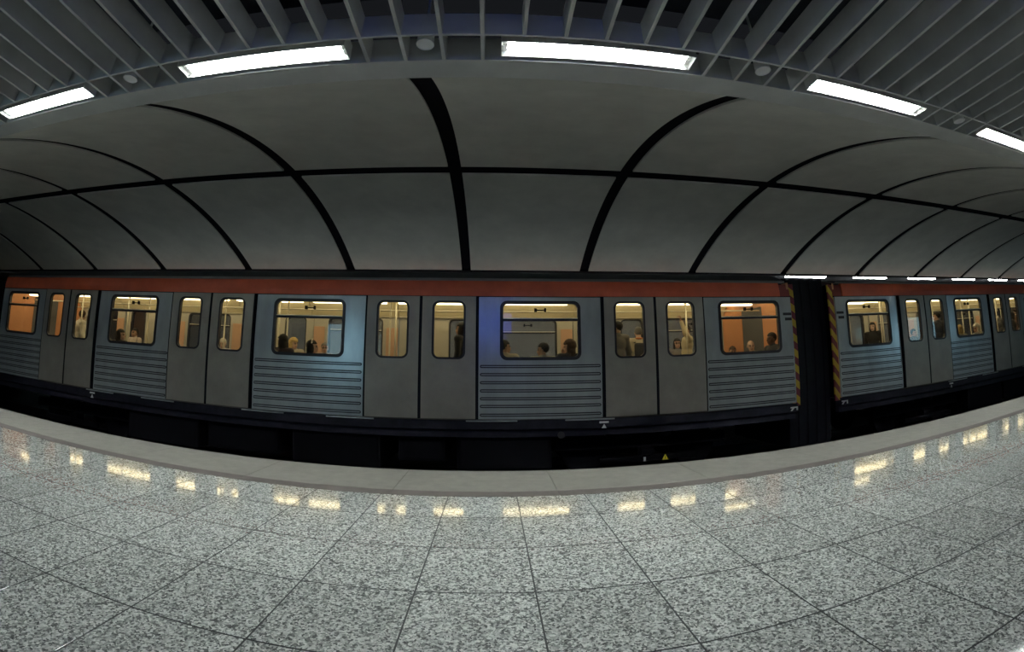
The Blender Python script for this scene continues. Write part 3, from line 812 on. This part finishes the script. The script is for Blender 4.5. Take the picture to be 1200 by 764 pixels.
POSES = {}
def make_pose(key, stand, yaw=0.0, pitch=0.0, raise_r=False, face_hand=False, bag=False):
    if stand:
        hip, belly, chest, nb, hc = (0, 0, 0.94), (0, -0.01, 1.09), (0, 0.0, 1.27), (0, 0.015, 1.42), Vector((0, -0.012, 1.565))
        leg = lambda s: ([(s * 0.085, 0, 0.90), (s * 0.095, -0.015, 0.50), (s * 0.10, 0.015, 0.09)], [0.088, 0.06, 0.042])
        foot = lambda s: [(s * 0.10, 0.03, 0.05), (s * 0.115, -0.15, 0.035)]
        sh = lambda s: (s * 0.18, 0.01, 1.375)
        arm = lambda s: [sh(s), (s * 0.235, 0.03, 1.10), (s * 0.235, -0.07, 0.87)]
        hd = lambda s: ((0, -0.15, -1), (-s, 0, 0))
    else:
        hip, belly, chest, nb, hc = (0, 0, 0.54), (0, -0.01, 0.69), (0, 0.01, 0.87), (0, 0.015, 1.01), Vector((0, -0.015, 1.15))
        leg = lambda s: ([(s * 0.09, -0.02, 0.53), (s * 0.11, -0.43, 0.52), (s * 0.11, -0.40, 0.09)], [0.088, 0.062, 0.042])
        foot = lambda s: [(s * 0.11, -0.385, 0.05), (s * 0.125, -0.57, 0.035)]
        sh = lambda s: (s * 0.18, 0.015, 0.965)
        arm = lambda s: [sh(s), (s * 0.23, -0.04, 0.70), (s * 0.13, -0.26, 0.625)]
        hd = lambda s: ((-s * 0.2, -1, -0.05), (0, 0, -1))
    Mh = Matrix.Translation(hc) @ Matrix.Rotation(yaw, 4, 'Z') @ Matrix.Rotation(pitch, 4, 'X')
    def arms(s):
        a = arm(s)
        if s > 0 and raise_r:
            a = [sh(s), (0.30, -0.10, 1.50), (0.24, -0.17, 1.755)]
            return a, ((0, -0.1, 1), (0, -1, 0)), 0.9
        if s > 0 and face_hand:
            a = [sh(s), (0.20, -0.20, 0.80), (0.09, -0.17, 1.02)]
            return a, ((-0.25, 0.1, 1), (-0.4, 1, 0)), 0.55
        return a, hd(s), 0.35
    def torso(mb, inf):
        mb.ball(hip, (0.165 + inf, 0.115 + inf, 0.115 + inf), 18); mb.ball(belly, (0.145 + inf, 0.105 + inf, 0.15 + inf), 18)
        mb.ball(chest, (0.165 + inf, 0.110 + inf, 0.155 + inf), 18)
        limb(mb, [sh(-1), sh(1)], [0.062, 0.062], inf)
    body = MB()
    torso(body, 0)
    limb(body, [nb, (hc.x, hc.y + 0.02, hc.z - 0.05)], [0.058, 0.052])
    for s in (-1, 1):
        a, (d, nn), cu = arms(s)
        limb(body, a, [0.05, 0.041, 0.027]); hand(body, a[2], d, nn, cu)
        p, r = leg(s); limb(body, p, r); limb(body, foot(s), [0.042, 0.032])
    body.ball((0, 0.012, 0.022), (0.074, 0.092, 0.093), 20, Mh); body.ball((0, -0.03, -0.03), (0.058, 0.064, 0.084), 18, Mh)
    body.ball((0, -0.045, -0.078), (0.040, 0.042, 0.035), 14, Mh)
    body.tube(Mh @ Vector((0, -0.088, 0.012)), Mh @ Vector((0, -0.104, -0.028)), 0.008, 0.0135, n=10)
    body.ball((0, -0.104, -0.03), (0.015, 0.012, 0.011), 10, Mh); body.ball((0, -0.083, 0.022), (0.05, 0.014, 0.009), 10, Mh)
    body.ball((0, -0.089, -0.06), (0.023, 0.012, 0.009), 10, Mh)
    for s in (-1, 1): body.ball((s * 0.076, 0.008, -0.012), (0.010, 0.020, 0.031), 10, Mh)
    bme = remeshed(body, 'body', 0.0075, [M['white'], M['white'], M['white']], 2)
    Mi = Mh.inverted()
    idx = []
    for p in bme.polygons:
        c = Mi @ p.center
        k = 0
        if c.y < -0.05:
            if abs(abs(c.x) - 0.032) < 0.013 and abs(c.z - 0.003) < 0.008: k = 1
            elif abs(abs(c.x) - 0.032) < 0.02 and abs(c.z - 0.026) < 0.006: k = 1
            elif abs(c.x) < 0.024 and abs(c.z + 0.06) < 0.009 and c.y < -0.07: k = 2
        idx.append(k)
    bme.polygons.foreach_set('material_index', idx)
    top = MB(); torso(top, 0.016)
    limb(top, [nb, (nb[0], nb[1] - 0.002, nb[2] + 0.012)], [0.062, 0.058], 0.01)
    tors = remeshed(top_arms(top, arms), 'shirt', 0.013, [M['white']])
    tr = MB(); tr.ball(hip, (0.175, 0.125, 0.118), 18)
    for s in (-1, 1):
        p, r = leg(s); limb(tr, p, r, 0.013)
    tme = remeshed(tr, 'trousers', 0.014, [M['white']])
    shoes = []
    for s in (-1, 1):
        b = MB(); limb(b, foot(s), [0.052, 0.042]); shoes.append(remeshed(b, 'shoe', 0.012, [M['white']]))
    POSES[key] = dict(body=bme, shirt=tors, trousers=tme, shoes=shoes, head=Mh, stand=stand)

def top_arms(mb, arms):
    for s in (-1, 1):
        a, _, _ = arms(s)
        e = Vector(a[1]).lerp(Vector(a[2]), 0.86)
        limb(mb, [a[0], a[1], tuple(e)], [0.05, 0.041, 0.031], 0.014)
    return mb

make_pose('sit', False)
make_pose('sit_cw', False, yaw=-1.25)
make_pose('sit_ccw', False, yaw=1.25, pitch=0.12)
make_pose('sit_down', False, yaw=0.25, pitch=0.35)
make_pose('sit_hand', False, yaw=1.1, pitch=0.1, face_hand=True)
make_pose('stand', True)
make_pose('stand_look', True, yaw=0.8)
make_pose('stand_arm', True, yaw=0.5, raise_r=True)

HAIR = {}
def make_hair(key, long=False, curly=False, cap=False):
    mb = MB()
    bm = bmesh.new()
    bmesh.ops.create_uvsphere(bm, u_segments=32, v_segments=22, radius=1)
    for v in bm.verts:
        p = Vector((v.co.x * 0.086, v.co.y * 0.104, v.co.z * 0.100)) + Vector((0, 0.018, 0.034))
        if curly: p += v.co * (0.016 + 0.016 * noise.noise(v.co * 5.0))
        hl = 0.052 if p.y < -0.02 else (0.052 - (p.y + 0.02) * 2.6)
        if p.z < max(hl, -0.07): p = Vector((p.x * 0.62, p.y * 0.62 + 0.004, p.z * 0.7))
        v.co = p
    mb.bm(bm)
    if long:
        mb.ball((0, 0.062, -0.07), (0.080, 0.050, 0.15), 20)
        for s in (-1, 1): mb.ball((s * 0.072, 0.015, -0.06), (0.024, 0.048, 0.125), 16)
        if curly:
            for k in range(16):
                a = k * 2.4; mb.ball((0.075 * math.cos(a), 0.05 + 0.03 * math.sin(a), 0.02 - 0.012 * k), 0.035, 10)
    HAIR[key] = mb.mesh('hair', [M['white']], True)
make_hair('short'); make_hair('long', True); make_hair('curly', True, True)

_cm = {}
def cmat(c, rough=0.75):
    k = tuple(c)
    if k not in _cm: _cm[k] = nmat('cloth_%d' % len(_cm) if rough > 0.6 else 'skin_%d' % len(_cm), c, rough)
    return _cm[k]
SKIN = {'fair': (0.52, 0.33, 0.25), 'tan': (0.40, 0.24, 0.16), 'dark': (0.16, 0.09, 0.06), 'pale': (0.50, 0.35, 0.28)}
BLACKH, BROWN, GREY, BLOND, WHITEH = (0.012, 0.010, 0.009), (0.05, 0.025, 0.014), (0.16, 0.15, 0.14), (0.50, 0.36, 0.14), (0.55, 0.52, 0.46)
def setm(o, mats):
    for s, m in zip(o.material_slots, mats):
        s.link = 'OBJECT'; s.material = m

def seat_mesh():
    a = MB().bbox(-0.23, 0.23, -0.40, 0.10, 0.36, 0.445, 0.03).mesh('seat', M['seat'])
    b = MB().bbox(-0.23, 0.23, 0.135, 0.20, 0.36, 0.90, 0.025).mesh('backrest', M['seat'])
    c = MB().bbox(-0.05, 0.05, -0.2, 0.05, 0.031, 0.359, 0.01).mesh('pedestal', M['gutter'])
    return a, b, c
SEAT = seat_mesh()

def person(label, x, y, face, pose, skin='fair', hair=('short', BLACKH), shirt=(0.1, 0.1, 0.1), pants=(0.03, 0.03, 0.04), scale=1.0, dz=0.0, extra=None):
    """face: heading in degrees, 0 looks at the viewer, 90 looks to the right, -90 to the left, 180 away"""
    P = POSES[pose]
    t = empty('person', (x, y, 0.031 + dz), math.radians(face))
    t.scale = (scale,) * 3
    tag(t, label, 'person', 'passengers in the train')
    b = obj('body', P['body'], t)
    hm = cmat(hair[1] if hair else (0.1, 0.07, 0.06))
    setm(b, [cmat(SKIN[skin], 0.5), cmat((0.02, 0.015, 0.012)), cmat(tuple(c * f for c, f in zip(SKIN[skin], (0.75, 0.5, 0.5))), 0.5)])
    o = obj('shirt', P['shirt'], t); setm(o, [cmat(shirt)])
    o = obj('trousers', P['trousers'], t); setm(o, [cmat(pants)])
    for s in P['shoes']:
        o = obj('shoe', s, t); setm(o, [cmat((0.02, 0.02, 0.02))])
    if hair:
        o = obj('hair', HAIR[hair[0]], t); o.matrix_local = P['head']; setm(o, [hm])
    if extra == 'glasses':
        g = MB()
        for s in (-1, 1):
            for k in range(12):
                a0, a1 = 2 * math.pi * k / 12, 2 * math.pi * (k + 1) / 12
                g.tube((s * 0.034 + 0.024 * math.cos(a0), -0.102, 0.003 + 0.018 * math.sin(a0)), (s * 0.034 + 0.024 * math.cos(a1), -0.102, 0.003 + 0.018 * math.sin(a1)), 0.003, n=6)
            g.tube((s * 0.058, -0.10, 0.006), (s * 0.080, 0.005, 0.008), 0.003, n=6)
        g.tube((-0.01, -0.104, 0.006), (0.01, -0.104, 0.006), 0.003, n=6)
        o = obj('glasses', g.mesh('glasses', M['rubber']), t); o.matrix_local = P['head']
    if extra == 'backpack':
        z = 1.15 if P['stand'] else 0.78
        bp = obj('backpack', MB().bbox(-0.14, 0.14, 0.13, 0.25, z - 0.22, z + 0.18, 0.05).mesh('backpack', cmat((0.02, 0.02, 0.025))), t)
        for s in (-1, 1):
            obj('strap', MB().bbox(s * 0.11 - 0.022, s * 0.11 + 0.022, -0.135, 0.14, z + 0.19, z + 0.205, 0.005).mesh('strap', cmat((0.02, 0.02, 0.025))), bp)
    if extra == 'backpack':
        z = 1.425 if P['stand'] else 1.015
        cl = MB()
        for k in range(16):
            a0, a1 = 2 * math.pi * k / 16, 2 * math.pi * (k + 1) / 16
            cl.tube((0.078 * math.cos(a0), 0.012 + 0.075 * math.sin(a0), z + 0.01), (0.078 * math.cos(a1), 0.012 + 0.075 * math.sin(a1), z + 0.01), 0.022, n=8)
        obj('collar', cl.mesh('collar', cmat((0.55, 0.18, 0.06)), True), t)
    if extra == 'hairband':
        hb = MB()
        pts = [(0.094 * math.cos(a), 0.01, 0.036 + 0.108 * math.sin(a)) for a in [math.radians(15 + 150 * k / 12) for k in range(13)]]
        for k in range(12): hb.tube(pts[k], pts[k + 1], 0.011, n=8)
        o = obj('hairband', hb.mesh('hairband', cmat((0.7, 0.68, 0.62))), t); o.matrix_local = P['head']
    if not P['stand']:
        car, xc = (car_a, CAR_A) if x < 6.2 else (car_b, CAR_B)
        s0 = obj('seat', SEAT[0], car, (x - xc, y - D, 0.0), math.radians(face))
        s0.location.z = dz + 0.022
        obj('backrest', SEAT[1], s0); obj('pedestal', SEAT[2], s0)
    return t

# pixel columns of the photograph turned into positions at the depth of the seat
K1, K2, K3, K4 = 0.19219988, -0.0000435724, -0.00055634972, 0.000030446178
def ray(px, py):
    a, b = (px - 603.63) / 100, (328.73 - py) / 100
    r = math.hypot(a, b)
    t = K1 * r + K2 * r * r + K3 * r ** 3 + K4 * r ** 4
    return _f * math.cos(t) + (_r * a + _u * b) * (math.sin(t) / max(r, 1e-9))
def px_at(px, py, y):
    d = ray(px, py)
    return d.x / d.y * y, H + d.z / d.y * y
def seated(label, px, ptop, y, face, pose='sit', **kw):
    x, z = px_at(px, ptop, y)
    sc_ = kw.get('scale', 1.0)
    top = 1.285 * sc_
    return person(label, x, y, face, pose, dz=max(-0.02, min(0.16, z - 0.031 - top)), **kw)
def standing(label, px, py, y, face, pose='stand', **kw):
    x, _ = px_at(px, py, y)
    return person(label, x, y, face, pose, **kw)

NEAR, FAR = 7.79, 9.74      # benches along the two side walls
standing('person in a white shirt standing behind the leftmost door window', 96, 370, 8.35, 160, 'stand_look', hair=('short', BROWN), shirt=(0.62, 0.58, 0.5), pants=(0.08, 0.06, 0.05), scale=1.0)
seated('dark-haired person in black beside the window, left of the pale-shirted man', 142, 385, NEAR, 180, 'sit_cw', hair=('long', BLACKH), shirt=(0.03, 0.02, 0.02))
seated('dark-haired man in a pale shirt facing out of the second window from the left', 159, 384, FAR, -8, 'sit', skin='tan', hair=('short', BLACKH), shirt=(0.45, 0.38, 0.33))
seated('white-haired person seated low behind the second door pair from the left', 262, 396, FAR, 0, 'sit_down', skin='pale', hair=('short', WHITEH), shirt=(0.45, 0.42, 0.38))
seated('dark-haired person in a dark jacket at the left of the blue-tinted window', 331, 391, NEAR, 180, 'sit_ccw', hair=('long', BLACKH), shirt=(0.035, 0.02, 0.03), scale=1.03)
seated('curly blonde person seated next to the dark-jacketed passenger', 345, 396, FAR, 0, 'sit_ccw', hair=('curly', BLOND), shirt=(0.4, 0.36, 0.28))
seated('woman with a white hairband in the middle of the blue-tinted window', 366, 403, NEAR, 180, 'sit_cw', skin='pale', hair=('long', BLACKH), shirt=(0.35, 0.14, 0.12), extra='hairband')
seated('grey-haired man with glasses beside the woman with the hairband', 381, 401, FAR, 20, 'sit', hair=('short', GREY), shirt=(0.3, 0.3, 0.28), extra='glasses')
standing('person in black leaning behind the right leaf of the third door pair', 541, 385, 8.0, -110, 'stand', skin='tan', hair=('long', BLACKH), shirt=(0.008, 0.008, 0.01), pants=(0.01, 0.01, 0.012), scale=0.97)
seated('man in profile at the left end of the centre window', 592, 398, NEAR, 180, 'sit_cw', skin='tan', hair=('short', BLACKH), shirt=(0.42, 0.38, 0.28))
seated('dark-haired man looking left in the middle of the centre window', 636, 401, NEAR, 180, 'sit_ccw', skin='tan', hair=('short', BLACKH), shirt=(0.30, 0.30, 0.24))
seated('woman with a hand at her face at the right of the centre window', 667, 398, NEAR + 0.08, 185, 'sit_hand', skin='fair', hair=('curly', BROWN), shirt=(0.015, 0.015, 0.02))
standing('man in a grey shirt standing with his back to the door glass', 723, 385, 8.0, 195, 'stand_look', skin='tan', hair=('short', BLACKH), shirt=(0.20, 0.19, 0.18), pants=(0.05, 0.05, 0.06), scale=0.985)
standing('grey-haired person with an orange collar and a backpack, facing away', 748, 392, 9.3, 175, 'stand', hair=('short', GREY), shirt=(0.55, 0.48, 0.36), pants=(0.05, 0.05, 0.06), scale=0.99, extra='backpack')
standing('person in a cream shirt holding the overhead rail', 804, 380, 8.6, -100, 'stand_arm', skin='tan', hair=('short', BLACKH), shirt=(0.62, 0.54, 0.38), scale=0.97)
seated('dark-haired woman with glasses seated below the rail-holding passenger', 793, 393, FAR, -10, 'sit', hair=('long', BLACKH), shirt=(0.16, 0.15, 0.15), extra='glasses')
seated('small brown-haired passenger at the lower left of the orange-lit window', 859, 406, 9.1, -90, 'sit_ccw', hair=('short', BROWN), shirt=(0.4, 0.2, 0.12), scale=0.94)
seated('bald man facing out in the middle of the orange-lit window', 880, 398, 8.48, -90, 'sit_ccw', skin='pale', hair=None, shirt=(0.3, 0.28, 0.26))
seated('dark-haired man in a dark jacket at the right of the orange-lit window', 904, 389, 7.82, -90, 'sit', skin='dark', hair=('short', BLACKH), shirt=(0.02, 0.02, 0.025), scale=1.04)
standing('woman in a black coat standing in the first window right of the car gap', 1022, 378, 8.75, -60, 'stand', skin='pale', hair=('long', BLACKH), shirt=(0.012, 0.012, 0.014), scale=0.93)
standing('person in dark blue close behind the right leaf of the door right of the gap', 1098, 375, 7.98, 170, 'stand_look', hair=('short', BLACKH), shirt=(0.05, 0.055, 0.075))
seated('passenger in dark clothes low behind the left leaf of the door right of the gap', 1070, 385, FAR, 10, 'sit', hair=('short', BLACKH), shirt=(0.04, 0.04, 0.04))
seated('blonde passenger at the left of the rightmost large window', 1125, 380, NEAR, 180, 'sit_cw', hair=('long', BLOND), shirt=(0.35, 0.32, 0.25))
seated('white-haired passenger at the right of the rightmost large window', 1144, 379, NEAR, 180, 'sit_ccw', hair=('curly', WHITEH), shirt=(0.3, 0.3, 0.32))
standing('passenger in grey behind the last door pair, left leaf', 1168, 380, 8.6, 150, 'stand', hair=('short', BLACKH), shirt=(0.12, 0.12, 0.13))
standing('passenger in black behind the last door pair, right leaf', 1187, 380, 8.4, 200, 'stand', hair=('long', BLACKH), shirt=(0.02, 0.02, 0.022), scale=0.95)
